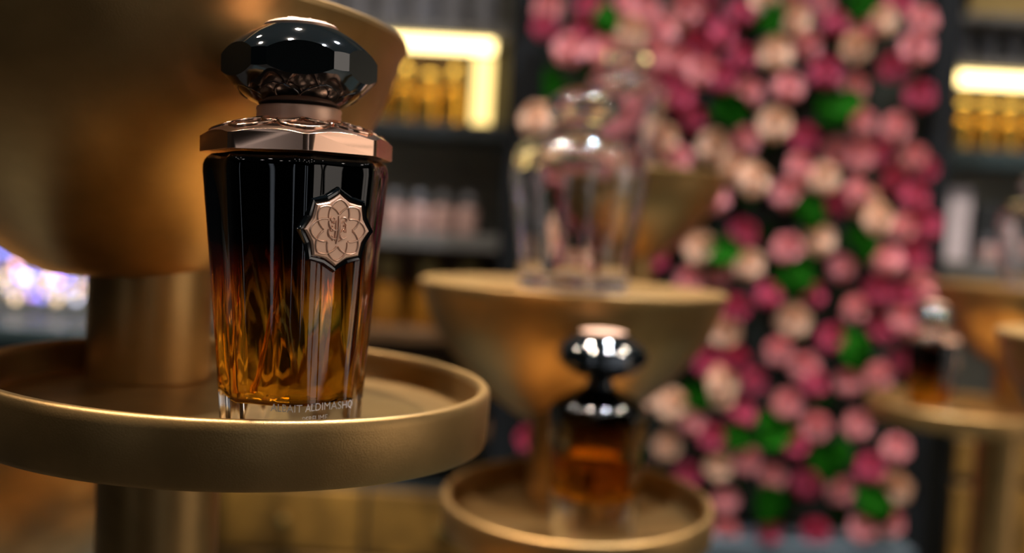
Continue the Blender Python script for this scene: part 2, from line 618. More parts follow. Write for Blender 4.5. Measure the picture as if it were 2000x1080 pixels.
def hero_bottle(label, loc, rotz, tilt, group=None):
    """origin at the base centre; body 0.100 high, cap top near 0.146"""
    t = thing('perfume_bottle', label, 'perfume bottle', loc, (0, tilt, rotz), group)
    ROT = 0.292
    H = 0.0985

    def Rz(z):   # vertex radius of the outer octagon
        pts = [(0.0, 0.0232), (0.003, 0.0243), (0.012, 0.0248), (0.03, 0.0262), (0.06, 0.0288), (0.0925, 0.0318), (0.0948, 0.0318), (0.0962, 0.0314), (0.0974, 0.0306), (H, 0.0292)]
        for (z0, r0), (z1, r1) in zip(pts[:-1], pts[1:]):
            if z <= z1:
                return r0 + (r1 - r0) * (z - z0) / (z1 - z0)
        return pts[-1][1]
    zs = [0.0, 0.0008, 0.0022, 0.004, 0.008, 0.015, 0.025, 0.035, 0.045, 0.055, 0.065, 0.075, 0.085, 0.0925, 0.0948, 0.0955, 0.0962, 0.0968, 0.0974, 0.0980, H]
    bm = loft_bm([(z, octa_ring(Rz(z), ROT, 0.0034, 5, sag=0.0008)) for z in zs])
    # cavity: round-bottomed lathe cut into eight flat sides
    ci = smooth_prof([(0.0, 0.0158), (0.012, 0.0159), (0.0178, 0.0170), (0.0212, 0.0203), (0.0226, 0.0263), (0.0243, 0.045), (0.0260, 0.07), (0.0270, 0.086), (0.022, 0.0935), (0.012, 0.0965)], 6)
    def cavity(scale=1.0, top=None):
        c = lathe_bm([(r * scale, z) for r, z in ci], 96)
        cut_planes(c, ring_planes(8, 0.0205 * scale, ROT + PI / 8, 0.02, 0.066))
        if top is not None:
            cut_planes(c, [(Vector((0, 0, top)), Vector((0, 0, 1)))])
        return c
    join_bm(bm, cavity(), flip=True)
    finish('glass_body', bm, OMBRE, t, 28, recalc=False)
    lq = cavity(1.004, 0.0795)
    finish('perfume', lq, AMBER, t, 28)
    # dip tube
    P = []
    for k in range(25):
        u = k / 24
        P.append((-0.001 - 0.0105 * u ** 1.6, -0.001 - 0.004 * u, 0.0955 - 0.0775 * u))
    finish('dip_tube', tube_bm(P, 0.0011, 10), TUBE, t, 60)
    # collar: low dome cut into eight sides, with lotus ridges
    z0 = 0.0990
    cp = [(0.0355, z0), (0.0355, z0 + 0.0030), (0.0335, z0 + 0.0046), (0.0315, z0 + 0.0056), (0.0290, z0 + 0.0072), (0.0240, z0 + 0.0092), (0.0190, z0 + 0.0108), (0.0140, z0 + 0.0118)]
    domez = [(r, z) for r, z in cp[1:]]

    def dz(r):
        for (ra, za), (rb, zb) in zip(domez[:-1], domez[1:]):
            if rb <= r <= ra:
                return za + (zb - za) * (ra - r) / (ra - rb)
        return domez[-1][1]
    cb = lathe_bm([(0, z0)] + cp + [(0, z0 + 0.0118)], 120)
    cut_planes(cb, ring_planes(8, 0.0326 * math.cos(PI / 8), ROT + PI / 8) + ring_planes(8, 0.0322, ROT))
    cl = finish('collar', cb, ROSE, t, 24, bevel=0.0003)
    for row, (ro, ri_) in enumerate(((0.0290, 0.0205), (0.0235, 0.0150))):
        rb = bmesh.new()
        for k in range(8):
            a0 = ROT + 2 * PI * k / 8 + (0 if row == 0 else PI / 8)
            for s in (-1, 1):
                q = []
                for j in range(9):
                    u = j / 8
                    r = ro + (ri_ - ro) * (u ** 1.5)
                    a = a0 + s * (PI / 8) * (1 - (1 - u) ** 1.7)
                    rm = min(r, 0.0322 * math.cos(PI / 8) / max(0.924, math.cos(((a - ROT - PI / 8 + PI / 8) % (PI / 4)) - PI / 8)) - 0.0004)
                    q.append((rm * math.sin(a), -rm * math.cos(a), dz(rm) + 0.0001))
                tube_bm(q, 0.00070, 6, rb)
        finish('lotus_ridge', rb, ROSE, cl, 60)
    # neck ring
    zn = z0 + 0.0112
    finish('neck_ring', lathe_bm([(0, zn), (0.0142, zn), (0.0144, zn + 0.0005), (0.0141, zn + 0.0034), (0.0144, zn + 0.0045), (0.0141, zn + 0.0052), (0.0110, zn + 0.0056), (0, zn + 0.0056)], 96), ROSE_M, t, 40)
    # cap
    zc = zn + 0.0056
    facing = 12.7 * PI / 180
    cap = finish('cap', hexcap_bm(facing), BLACK, t, 22, bevel=0.0007, loc=(0, 0, zc))
    cap.scale = (0.97, 0.97, 1.0)
    finish('gold_disc', lathe_bm([(0, 0.0265), (0.0126, 0.0265), (0.0128, 0.0271), (0.0118, 0.0278), (0.0100, 0.02845), (0.006, 0.0290), (0, 0.0292)], 64), ROSE_M, cap, 40)
    rbm = bmesh.new()
    for k in range(8):       # small embossed rosette on the disc
        a0 = 2 * PI * k / 8
        tube_bm([((0.0015 + 0.008 * u) * math.sin(a0 + (u - 0.5) * 0.6), (0.0015 + 0.008 * u) * math.cos(a0 + (u - 0.5) * 0.6), 0.02935 - 0.0006 * u * u * 1.5) for u in (0, .25, .5, .75, 1)], 0.0004, 6, rbm)
    finish('rosette', rbm, ROSE_M, cap, 60)
    lb = bmesh.new()
    lpf = smooth_prof([(0.0137, 0.0), (0.0176, 0.0019), (0.0212, 0.0045), (0.0246, 0.0078), (0.0270, 0.0104)], 6)

    def lz(r):
        for (ra, za), (rb2, zb2) in zip(lpf[:-1], lpf[1:]):
            if ra <= r <= rb2:
                return za + (zb2 - za) * (r - ra) / (rb2 - ra)
        return 0.0
    for k in range(8):
        a0 = facing + 2 * PI * (k + 0.5) / 8
        for s in (-1, 1):
            q = []
            for j in range(8):
                u = j / 7
                r = 0.0222 - 0.0045 * u ** 1.3
                z = lz(r) + 0.0001
                a = a0 + s * (PI / 8) * (1 - (1 - u) ** 1.6)
                q.append((r * math.sin(a), -r * math.cos(a), z))
            tube_bm(q, 0.00032, 6, lb)
    finish('lotus_ridge', lb, BLACK, cap, 60)
    # medallion on the facet between two vertices
    a = ROT + PI / 8
    zm = 0.0746
    ap = lambda z: Rz(z) * math.cos(PI / 8) - 0.0008
    slope = math.atan((ap(0.085) - ap(0.055)) / 0.03)
    md = finish('medallion', prism_bm(lotus(8, 0.175, 0.0117), 0.0024, 0.0006), ROSE_M, t, 25)
    md.location = (math.sin(a) * (ap(zm) - 0.0001), -math.cos(a) * (ap(zm) - 0.0001), zm)
    md.rotation_euler = (slope, 0, a)
    rim = bmesh.new()
    o1 = lotus(8, 0.15, 0.0139)
    o2 = lotus(8, 0.17, 0.0121)
    n = len(o1)
    L = [[rim.verts.new((x, y, z)) for x, z in o] for o, y in ((o1, 0.0), (lotus(8, 0.15, 0.0138), -0.0011), (lotus(8, 0.155, 0.0132), -0.0020), (lotus(8, 0.165, 0.0124), -0.0019), (o2, -0.0012), (o2, 0.0))]
    for A, B in zip(L, L[1:] + L[:1]):
        for k in range(n):
            rim.faces.new((A[k], A[(k + 1) % n], B[(k + 1) % n], B[k]))
    finish('glass_rim', rim, BLACK, md, 50)
    ln = bmesh.new()
    yy = -0.00245
    for k in range(8):       # interlaced petals
        a0 = 2 * PI * k / 8
        for s in (-1, 1):
            q = []
            for j in range(13):
                u = j / 12
                r = 0.0099 - 0.0047 * u ** 1.1
                th = a0 + s * (PI / 8) * (1.95 * u ** 0.8 * (1 - 0.02 * u))
                q.append((r * math.sin(th), yy, r * math.cos(th)))
            tube_bm(q, 0.00034, 6, ln)
    finish('petal_lines', ln, ROSE_M, md, 60)
    cg = bmesh.new()
    S = lambda pts, r=0.00026: tube_bm([(x * 0.001, yy - 0.0001, z * 0.001) for x, z in pts], lambda u: r * (0.45 + 0.55 * math.sin(PI * min(1, max(0, u)))) + 0.00004, 6, cg)
    arc = lambda cx, cz, rx, rz, a0, a1, n=10: [(cx + rx * math.cos(math.radians(a0 + (a1 - a0) * k / n)), cz + rz * math.sin(math.radians(a0 + (a1 - a0) * k / n))) for k in range(n + 1)]
    S([(-0.1, 4.6), (0.1, 3.0), (0.0, 0.0), (-0.2, -3.0), (-0.5, -4.4)], 0.00042)
    S([(-0.9, 3.2), (-0.8, 1.0), (-0.9, -1.5), (-1.0, -3.4)], 0.00032)
    S([(0.6, 4.0), (0.65, 1.0), (0.5, -2.6)], 0.00032)
    S(arc(-1.2, 2.6, 2.3, 2.6, 170, 300), 0.00034)
    S(arc(-1.2, -0.4, 2.4, 2.4, 160, 300), 0.00034)
    S(arc(-2.2, 3.5, 0.75, 0.6, 0, 330), 0.00026)
    S(arc(-2.1, 0.2, 0.7, 0.5, 20, 300), 0.00026)
    S(arc(1.7, 3.4, 1.0, 0.8, 150, -60), 0.00030)
    S([(1.0, 2.4), (1.8, 2.9), (2.7, 2.0), (2.6, 0.6)], 0.00028)
    S([(1.0, -0.6), (1.7, 0.4), (2.2, -0.4), (2.6, 0.9), (2.9, -0.6)], 0.00028)
    S(arc(1.9, -1.9, 1.0, 0.8, 140, 340), 0.00030)
    S([(0.4, -3.6), (1.8, -2.9), (3.2, -2.0)], 0.00030)
    S([(-3.0, -1.6), (-2.0, -2.0), (-1.4, -3.0)], 0.00026)
    for dx, dz_ in ((1.9, 1.4), (2.5, 1.4), (-2.3, 2.4), (-1.7, 2.3), (1.3, -2.7), (-1.9, -3.2), (-2.2, 1.1)):
        S([(dx - 0.22, dz_), (dx, dz_ + 0.12), (dx + 0.22, dz_)], 0.00036)
    finish('calligraphy', cg, ROSE_M, md, 60)
    # white lettering bent round the foot of the bottle
    for body, size, zl, s0, m in (('ALBAIT ALDIMASHQI', 0.0036, 0.0152, 0.0116, PRINT), ('PERFUME', 0.0026, 0.0118, 0.0116, PRINT)):
        me = text_mesh(body, size)
        bmt = bmesh.new()
        bmt.from_mesh(me)
        bpy.data.meshes.remove(me)
        bmesh.ops.triangulate(bmt, faces=bmt.faces)
        bmesh.ops.subdivide_edges(bmt, edges=[e for e in bmt.edges if e.calc_length() > 0.0012], cuts=1)
        for v in bmt.verts:
            s = v.co.x * 0.92 + s0 - 0.0045
            z = zl + v.co.y
            ring = octa_ring(Rz(z) + 0.00012, ROT, 0.0034, 5, sag=0.0008)
            # walk along the ring from the vertex at ROT
            n = len(ring)
            i0 = 2
            if s >= 0:
                i, stp = i0, 1
            else:
                i, stp = i0, -1
            left = abs(s)
            while True:
                p, q = ring[i % n], ring[(i + stp) % n]
                d = (q - p).length
                if left <= d or d < 1e-9:
                    pos = p.lerp(q, left / max(d, 1e-9))
                    break
                left -= d
                i += stp
            v.co = Vector((pos.x, pos.y, z))
        finish('lettering', bmt, m, t, 60, recalc=False)
    return t


BY = 0.32
bax = pt(573, 600, BY)
FLB = FLOOR1 + math.tan(0.028) * (T1['x'] - bax.x)
HERO = hero_bottle('sharp black-to-amber faceted perfume bottle with gold lotus medallion on front tray', (bax.x + 0.0012, BY, FLB), 0.0, -0.020)
HERO.scale = (0.955,) * 3

# ------------------------------------------------------------------ the other bottles
def tilt_planes(n, dist, elev, rot, z):
    out = []
    for k in range(n):
        a = rot + 2 * PI * k / n
        d = Vector((math.sin(a) * math.cos(elev), -math.cos(a) * math.cos(elev), math.sin(elev)))
        out.append((d * dist + Vector((0, 0, z)), d))
    return out


def jar_bottle(name, label, loc, prof, inner, oct_a, taper, glassm, liquid=None, level=0.0, capm=None, rot=0.3, cap_scale=1.0, neck=None, group=None, disc=True, facets=None):
    t = thing(name, label, 'perfume bottle', loc, (0, 0, 0), group)
    bm = lathe_bm(smooth_prof(prof, 6), 96)
    cut_planes(bm, ring_planes(8, oct_a[0], rot, 0.02, taper))
    if facets:
        cut_planes(bm, facets)
    ib = lathe_bm(smooth_prof(inner, 5), 72)
    cut_planes(ib, ring_planes(8, oct_a[1], rot, 0.02, taper))
    ib2 = ib.copy()
    join_bm(bm, ib, flip=True)
    finish('glass_body', bm, glassm, t, 25, recalc=False)
    if liquid:
        cut_planes(ib2, [(Vector((0, 0, level)), Vector((0, 0, 1)))])
        for v in ib2.verts:
            v.co.x *= 1.004
            v.co.y *= 1.004
        finish('perfume', ib2, liquid, t, 25)
    else:
        ib2.free()
    zt = prof[-1][1]
    nk = neck or (0.009, 0.006)
    finish('neck', lathe_bm([(0, zt - 0.002), (nk[0], zt - 0.002), (nk[0] + 0.0006, zt + 0.001), (nk[0] * 0.92, zt + nk[1] * 0.6), (nk[0] * 1.05, zt + nk[1]), (0, zt + nk[1])], 48), capm, t, 40)
    sb = hexcap_bm(0.1, n=8, a=0.0252, ab=0.0268)
    cp = finish('stopper', sb, capm, t, 20, bevel=0.0003, loc=(0, 0, zt + nk[1] - 0.0002))
    cp.scale = (cap_scale,) * 3
    if disc:
        finish('gold_disc', lathe_bm([(0, 0.0270), (0.0135, 0.0270), (0.0136, 0.0276), (0.011, 0.0284), (0.006, 0.0290), (0, 0.0292)], 48), ROSE_M, cp, 40)
    return t


# black and amber bottle in the centre tray
P2 = pt(1163, 900, 0.600)
F2 = FLOOR2 + math.tan(0.055) * (0.600 - T2['y']) + math.tan(0.012) * (P2.x - T2['x'])
prof2 = [(0.0, 0.0), (0.0215, 0.0), (0.0242, 0.0012), (0.0252, 0.004), (0.0272, 0.03), (0.0292, 0.06), (0.0312, 0.088), (0.0312, 0.094), (0.0278, 0.101), (0.0200, 0.1065), (0.0120, 0.1100), (0.0085, 0.1125)]
inn2 = [(0.0, 0.037), (0.012, 0.0372), (0.0172, 0.039), (0.0190, 0.045), (0.0205, 0.06), (0.0222, 0.085), (0.0218, 0.093), (0.0160, 0.101), (0.0080, 0.106)]
b2 = jar_bottle('perfume_bottle', 'blurred black-capped bottle with amber base standing in the centre tray', (P2.x, 0.600, F2 + 0.001), prof2, inn2,
           (0.0256, 0.0180), 0.045, OMBRE_B, AMBER, 0.066, BLACK, cap_scale=1.06, neck=(0.0085, 0.0075))
b2.scale = (0.99, 0.99, 0.925)

# clear bottles on the bowl stands
profA = [(0.0, 0.0), (0.034, 0.0), (0.0372, 0.0012), (0.0386, 0.004), (0.0420, 0.03), (0.0458, 0.06), (0.0482, 0.078), (0.0480, 0.088), (0.0440, 0.098), (0.0355, 0.1045), (0.0270, 0.1080), (0.0150, 0.1100), (0.0125, 0.1115)]
innA = [(0.0, 0.0085), (0.030, 0.0086), (0.0355, 0.0100), (0.0373, 0.015), (0.0403, 0.035), (0.0441, 0.062), (0.0463, 0.078), (0.0460, 0.087), (0.0422, 0.0962), (0.0340, 0.1024), (0.0258, 0.1058), (0.0120, 0.1075)]
PA = pt(1128, 400, 0.690)
ga = jar_bottle('glass_bottle', 'front clear crystal bottle with cut stopper on the centre gold bowl', (PA.x, 0.690, B2.z - 0.0012), profA, innA,
                (0.0400, 0.0382), 0.12, CLEAR, None, 0, CLEAR, neck=(0.0125, 0.004), group='clear crystal bottles', disc=False)
finish('base_label', lathe_bm([(0, 0.0012), (0.0335, 0.0012), (0.0340, 0.0016), (0.0340, 0.0046), (0, 0.0050)], 48), WHITEB, ga, 40)
PB = pt(1222, 220, 1.13)
gb = copy_tree(ga)
gb.location = (PB.x, 1.13, B3.z - 0.0012)
gb['label'] = 'rear clear crystal bottle whose stopper shows above the front one'
# glass bottle on the right bowl, cut by the edge
PC = pt(2032, 450, 1.22)
gc = copy_tree(ga)
gc.location = (PC.x, 1.22, B4.z - 0.0012)
gc['label'] = 'clear crystal bottle on the right bowl, cut by the right edge'
# clear stopper glinting at the bottom left
PD = pt(178, 1068, 0.50)
gd = copy_tree(ga)
gd.location = (pt(250, 1072, 0.54).x, 0.54, LOW_Z - 0.0183)
gd['label'] = 'clear crystal bottle on the low tray, only its stopper at bottom left'
# small dark bottle on the right tray
PE = pt(1820, 690, 1.17)
ge = copy_tree(HERO)
ge.scale = (0.97,) * 3
ge.location = (PE.x, 1.17, T4.z - 0.0183 - 0.0004)
ge.rotation_euler = (0, 0, 0.5)
ge['label'] = 'small blurred dark bottle with gold collar on the right tray'

# ------------------------------------------------------------------ flower wall
FWY = 1.46
fx0, fx1 = xx(1035, 540, FWY), xx(1822, 540, FWY)
fzb = zz(1450, 1052, FWY)
fwall = thing('flower_wall', 'tall panel covered in pink, magenta and cream roses between dark posts', 'flower wall', ((fx0 + fx1) / 2, FWY + 0.075, FLOOR_Z))
hw = (fx1 - fx0) / 2
finish('backing_panel', box_bm(-hw, hw, 0.0, 0.03, fzb - FLOOR_Z, 0.75 - FLOOR_Z), MOSS, fwall)
for nm, a0, a1, d0 in (('post', -hw - 0.045, -hw, -0.02), ('post', hw, hw + 0.04, -0.02)):
    finish(nm, box_bm(a0, a1, d0, 0.05, 0, 0.8 - FLOOR_Z), POST, fwall, bevel=0.002)
finish('plinth', box_bm(-hw, hw, -0.09, 0.05, 0, fzb - FLOOR_Z), NAVY, fwall, bevel=0.003)


def rose_bm(seed, open_=1.0):
    """layered rose head, about 1 unit across, facing -y"""
    rnd = random.Random(seed)
    bm = bmesh.new()
    layers = ((3, 0.12, 0.30, 1.45), (4, 0.20, 0.34, 1.15), (5, 0.30, 0.34, 0.85), (6, 0.39, 0.28, 0.48), (6, 0.45, 0.18, 0.15))
    for li, (n, rad, hgt, lean) in enumerate(layers):
        off = rnd.random() * 2 * PI
        for k in range(n):
            a0 = off + 2 * PI * k / n + rnd.uniform(-.1, .1)
            wid = 2 * PI / n * 0.68
            grid = []
            for iu in range(4):
                u = iu / 3
                row = []
                for iv in range(5):
                    v = iv / 4 * 2 - 1
                    a = a0 + v * wid * (0.55 + 0.45 * math.sin(PI * min(1, u * 0.8 + 0.2)))
                    # petal rises from the centre and leans outwards
                    r = rad * (0.35 + 0.65 * u ** 0.6) + (1.45 - lean) * 0.06 * u * u * open_
                    if u == 1:
                        r += 0.03 * (1 - abs(v))
                    y = -(hgt * u * (1 - 0.10 * v * v)) - 0.04 * (4 - li) + (0.10 * u * u if li > 2 else 0)
                    row.append(bm.verts.new((r * math.sin(a), y, r * math.cos(a))))
                grid.append(row)
            for i in range(3):
                for j in range(4):
                    bm.faces.new((grid[i][j], grid[i][j + 1], grid[i + 1][j + 1], grid[i + 1][j]))
    # bud heart and calyx so the head is solid from every side
    bud = lathe_bm([(0, -0.42), (0.06, -0.40), (0.13, -0.25), (0.30, -0.08), (0.36, 0.02), (0.2, 0.12), (0, 0.16)], 12)
    bmesh.ops.rotate(bud, verts=bud.verts, cent=(0, 0, 0), matrix=Matrix.Rotation(0, 3, 'X'))
    for v in bud.verts:
        v.co = Vector((v.co.x, v.co.z, v.co.y))
    join_bm(bm, bud)
    return bm


ROSES = {}
for key, m in (('D', ROSE_D), ('P', ROSE_P), ('C', ROSE_C)):
    ROSES[key] = []
    for s in range(3):
        o = finish('rose', rose_bm(s * 7 + ord(key)), m, None, 60, recalc=False)
        ROSES[key].append(o.data)
        bpy.data.objects.remove(o)

RL = {
 'D': [(1450,22),(1755,2),(1637,44),(1448,111),(1411,67),(1411,152),(1615,141),(1748,130),(1800,185),(1574,270),(1722,296),(1748,352),(1789,385),(1641,396),
       (1646,419),(1783,398),(1452,456),(1787,503),(1505,577),(1589,577),(1720,567),(1769,574),(1438,602),(1628,662),(1727,644),(1438,704),(1385,711),(1473,746),(1593,750),(1762,704),
       (1483,752),(1451,809),(1392,856),(1555,869),(1703,916),(1344,929),(1577,948),(1502,1040),(1596,1040),(1063,50),(1150,10),(1140,62),(1357,80),(1297,160),(1353,230),(1035,860),
       (1380,100),(1330,190),(1810,330),(1812,440),(1790,640),(1525,20),(1385,30),(1690,60)],
 'P': [(1607,4),(1804,37),(1578,89),(1465,178),(1541,170),(1670,167),(1793,93),(1685,237),(1752,248),(1456,274),(1637,296),(1681,304),(1789,307),(1541,378),(1674,374),(1563,326),
       (1540,394),(1765,443),(1540,486),(1646,524),(1734,507),(1670,602),(1769,626),(1523,686),(1575,718),(1660,746),(1716,736),(1399,531),(1662,762),(1540,790),(1348,822),(1596,834),(1675,831),
       (1754,878),(1458,900),(1511,932),(1643,960),(1417,979),(1420,1042),(1687,1033),(1741,1023),(1070,13),(1113,97),(1050,130),(1220,10),(1293,60),(1343,17),(1373,140),(1327,310),(1233,243),(1280,110),
       (1180,100),(1245,190),(1180,160),(1265,20),(1320,120),(1800,560)],
 'C': [(1494,4),(1552,37),(1722,37),(1674,89),(1515,102),(1515,241),(1470,350),(1611,348),(1395,285),(1716,426),(1600,468),(1463,517),(1551,626),(1417,648),(1410,746),(1410,772),(1316,793),(1303,872),(1404,913),(1750,954),
       (1233,60),(1390,287),(1050,233),(1430,327),(1690,395)],
}
used = []
items = []
for key, lst in RL.items():
    for (px, py) in lst:
        if all((px - a) ** 2 + (py - b) ** 2 > 24 ** 2 for a, b in used):
            used.append((px, py))
            items.append((key, px, py))
GREEN = [(1630, 215), (1498, 44), (1415, 222), (1674, 4), (1547, 538), (1688, 479), (1399, 496), (1586, 412), (1674, 683), (1625, 894), (1511, 979), (1357, 765), (1436, 856), (1706, 979), (1514, 840), (1083, 167), (1183, 40)]
VOID = [(1500, 300), (1480, 640), (1570, 1010), (1650, 640), (1700, 330), (1540, 890), (1330, 250), (1660, 1020), (1640, 340), (1500, 720), (1810, 260)]
for _ in range(4000):       # behind the stands and above the frame the roses simply go on
    px, py = random.uniform(1050, 1812), random.uniform(-170, 1045)
    hid = (px < 1420 and 260 < py < 1050 and not (px > 1330 and py > 640)) or py < -20
    lim = 52 if hid else 900
    if all((px - a) ** 2 + (py - b) ** 2 > lim ** 2 for a, b in used) and (hid or all((px - a) ** 2 + (py - b) ** 2 > 58 ** 2 for a, b in GREEN + VOID)):
        used.append((px, py))
        items.append((random.choice('DPPDC'), px, py))
for key, px, py in items:
    dep = FWY + random.uniform(-0.012, 0.012)
    p = pt(px, py, dep)
    if not (fx0 - 0.005 < p.x < fx1 + 0.005):
        continue
    o = bpy.data.objects.new('rose', random.choice(ROSES[key]))
    col.objects.link(o)
    o.parent = fwall
    o.location = (p.x - fwall.location.x, dep - fwall.location.y + 0.008, p.z - FLOOR_Z)
    s = {'D': 0.039, 'P': 0.042, 'C': 0.045}[key] * random.uniform(0.92, 1.1)
    o.scale = (s, s, s)
    o.rotation_euler = (random.uniform(-0.3, 0.3), random.uniform(0, 6.28), random.uniform(-0.3, 0.3))


def leaf_bm():
    bm = bmesh.new()
    rows = []
    for i in range(7):
        u = i / 6
        wd = 0.36 * math.sin(PI * min(1, u * 0.97 + 0.03)) ** 0.8 * (1 - 0.35 * u)
        rows.append([bm.verts.new((x * wd, -0.10 * math.sin(PI * u) + abs(x) * -0.07, u)) for x in (-1, -0.5, 0, 0.5, 1)])
    for a, b in zip(rows[:-1], rows[1:]):
        for k in range(4):
            bm.faces.new((a[k], a[k + 1], b[k + 1], b[k]))
    r = bmesh.ops.solidify(bm, geom=bm.faces[:], thickness=0.015)
    return bm


lv = []
for m in (LEAF, LEAFD):
    o = finish('leaf', leaf_bm(), m, None, 60)
    lv.append(o.data)
    bpy.data.objects.remove(o)
leaves = []
for (gx, gy) in GREEN:
    for k in range(4):
        leaves.append((gx + random.uniform(-14, 14), gy + random.uniform(-14, 14), 0, random.uniform(0.05, 0.07), FWY - 0.002))
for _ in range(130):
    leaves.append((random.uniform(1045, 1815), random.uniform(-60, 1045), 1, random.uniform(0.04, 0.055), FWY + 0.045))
for gx, gy, mi, s, dep in leaves:
    p = pt(gx, gy, dep)
    if not (fx0 + 0.02 < p.x < fx1 - 0.02):
        continue
    o = bpy.data.objects.new('leaf', lv[mi])
    col.objects.link(o)
    o.parent = fwall
    a = random.uniform(0, 6.28)
    o.rotation_euler = (random.uniform(-0.25, 0.25), a, random.uniform(-0.3, 0.3))
    o.location = (p.x - fwall.location.x - 0.5 * s * math.sin(a), dep - fwall.location.y, p.z - FLOOR_Z - 0.5 * s * math.cos(a))
    o.scale = (s, s, s)

# ------------------------------------------------------------------ back wall shelving
SD = 1.66            # depth of the shelf fronts


def row_z(px, py):
    return zz(px, py, SD + 0.05)


def simple_bottle_bm(kind, h):
    """background bottle outlines, base at 0; returns (body, cap)"""
    if kind == 'round':
        body = lathe_bm(smooth_prof([(0, 0), (0.18 * h, 0.0), (0.20 * h, 0.03 * h), (0.205 * h, 0.3 * h), (0.19 * h, 0.5 * h), (0.15 * h, 0.6 * h), (0.10 * h, 0.64 * h), (0.10 * h, 0.70 * h), (0, 0.70 * h)], 4), 32)
        cap = lathe_bm(smooth_prof([(0, 0.69 * h), (0.11 * h, 0.69 * h), (0.17 * h, 0.78 * h), (0.19 * h, 0.86 * h), (0.14 * h, 0.95 * h), (0, 1.0 * h)], 4), 32)
    elif kind == 'tall':
        body = lathe_bm(smooth_prof([(0, 0), (0.17 * h, 0), (0.19 * h, 0.02 * h), (0.20 * h, 0.45 * h), (0.17 * h, 0.62 * h), (0.07 * h, 0.68 * h), (0.07 * h, 0.74 * h), (0, 0.74 * h)], 4), 32)
        cap = lathe_bm([(0, 0.73 * h), (0.09 * h, 0.73 * h), (0.10 * h, 0.76 * h), (0.10 * h, 0.97 * h), (0.085 * h, h), (0, h)], 24)
    else:
        w_ = 0.26 * h
        body = lathe_bm([(0, 0), (w_, 0), (w_ * 1.04, 0.03 * h), (w_ * 1.04, 0.6 * h), (w_ * 0.9, 0.66 * h), (0.09 * h, 0.68 * h), (0.09 * h, 0.73 * h), (0, 0.73 * h)], 8)
        cap = lathe_bm([(0, 0.72 * h), (0.13 * h, 0.72 * h), (0.14 * h, 0.76 * h), (0.14 * h, 0.96 * h), (0.11 * h, h), (0, h)], 8)
    return body, cap


BB = {}


def shelf_bottle(kind, h, bodym, capm, x, y, z, label, group):
    key = (kind, round(h, 3), bodym.name, capm.name)
    t = thing('shelf_bottle', label, 'perfume bottle', (x, y, z), (0, 0, random.uniform(0, 3)), group)
    if key not in BB:
        b, c = simple_bottle_bm(kind, h)
        BB[key] = (finish('bottle_body', b, bodym, t, 35), finish('cap', c, capm, t, 35))
    else:
        for src in BB[key]:
            o = src.copy()
            col.objects.link(o)
            o.parent = t
    return t


def plank(unit, x0, x1, ztop, m=SHELF, th=0.022, y0=SD, label=None):
    return upart(unit, 'shelf_board', x0, x1, y0, BACK_Y - 0.002, ztop - th, ztop, m, label)


def upart(unit, name, x0, x1, y0, y1, z0, z1, m, label=None):
    ux, uy, uz = unit.location
    o = box(name, x0 - ux, x1 - ux, y0 - uy, y1 - uy, z0 - uz, z1 - uz, m, unit, 0.002)
    if label:
        o['label'] = label
    return o


ORD = ['leftmost', 'second from left', 'third from left', 'fourth from left', 'fifth from left', 'sixth from left', 'seventh from left', 'eighth from left']


# left unit: pixels 560..985
lx0, lx1 = xx(520, 200, SD), xx(985, 300, SD)
z_top = row_z(850, 62)
z_nb = row_z(850, 243)
z_mid = row_z(850, 455)
CZ = zz(650, 945, SD)
CZR = zz(1900, 850, SD)
z_b1 = row_z(850, 640)
z_b2 = row_z(850, 820)
su = thing('shelf_unit', 'shelf unit with lit niche and amber bottles between front bowl and rose wall', 'shelves', ((lx0 + lx1) / 2, SD + 0.07, CZ))
plank(su, lx0, lx1, z_top + 0.006, SHELF, 0.02)
plank(su, lx0, lx1, z_nb, DARK, 0.025)
plank(su, lx0, lx1, z_mid, SHELF, 0.026)
plank(su, lx0, lx1, z_b1, WOOD, 0.02)
plank(su, lx0, lx1, z_b2, WOOD, 0.02)
upart(su, 'back_panel', lx0, lx1, BACK_Y - 0.012, BACK_Y - 0.002, z_b2, z_mid - 0.026, WOOD, 'dark brown back panel of the lower shelves')
for x in (lx0 - 0.03, lx1):
    upart(su, 'shelf_post', x, x + 0.03, SD, BACK_Y - 0.002, CZ, 0.8, POST)
nx1 = xx(962, 140, SD)
upart(su, 'light_bar', lx0, nx1, SD + 0.004, SD + 0.03, row_z(850, 104), z_top - 0.018, LED, 'glowing horizontal led bar')
upart(su, 'light_bar', xx(922, 180, SD), nx1, SD + 0.004, SD + 0.03, z_nb, row_z(850, 114), LED_S, 'glowing upright led bar')
upart(su, 'back_panel', lx0, nx1, BACK_Y - 0.012, BACK_Y - 0.002, z_nb, z_top - 0.014, WOOD, 'brown back panel of the lit niche')
for k, (px, kind) in enumerate(((742, 'round'), (790, 'tall'), (838, 'round'), (886, 'tall'))):
    shelf_bottle(kind, 0.098 if kind == 'round' else 0.102, BGLASS, BCAP, xx(px, 200, SD + 0.065), SD + 0.065, z_nb, ORD[k] + ' of the shiny gold bottles in the lit niche', 'gold bottles in the lit niche')
for k, px in enumerate(range(640, 980, 62)):
    shelf_bottle('tall', 0.13, GREYB, GREYB, xx(px, 30, SD + 0.06), SD + 0.06, z_top + 0.006, ORD[k] + ' of the smoky grey bottles above the lit niche', 'smoky grey bottles above the niche')
for k, px in enumerate((772, 818, 864, 912)):
    shelf_bottle('square', 0.07, PINKB, GREYB, xx(px, 430, SD + 0.06), SD + 0.05, z_mid, ORD[k] + ' of the blush pink bottles on the grey shelf', 'blush bottles on the grey shelf')
for k, px in enumerate((755, 835, 915)):
    shelf_bottle('square', 0.12, BROWNB, TANB, xx(px, 600, SD + 0.06), SD + 0.06, z_b1, ORD[k] + ' of the dark amber bottles on the upper brown shelf', 'amber bottles on the brown shelves')
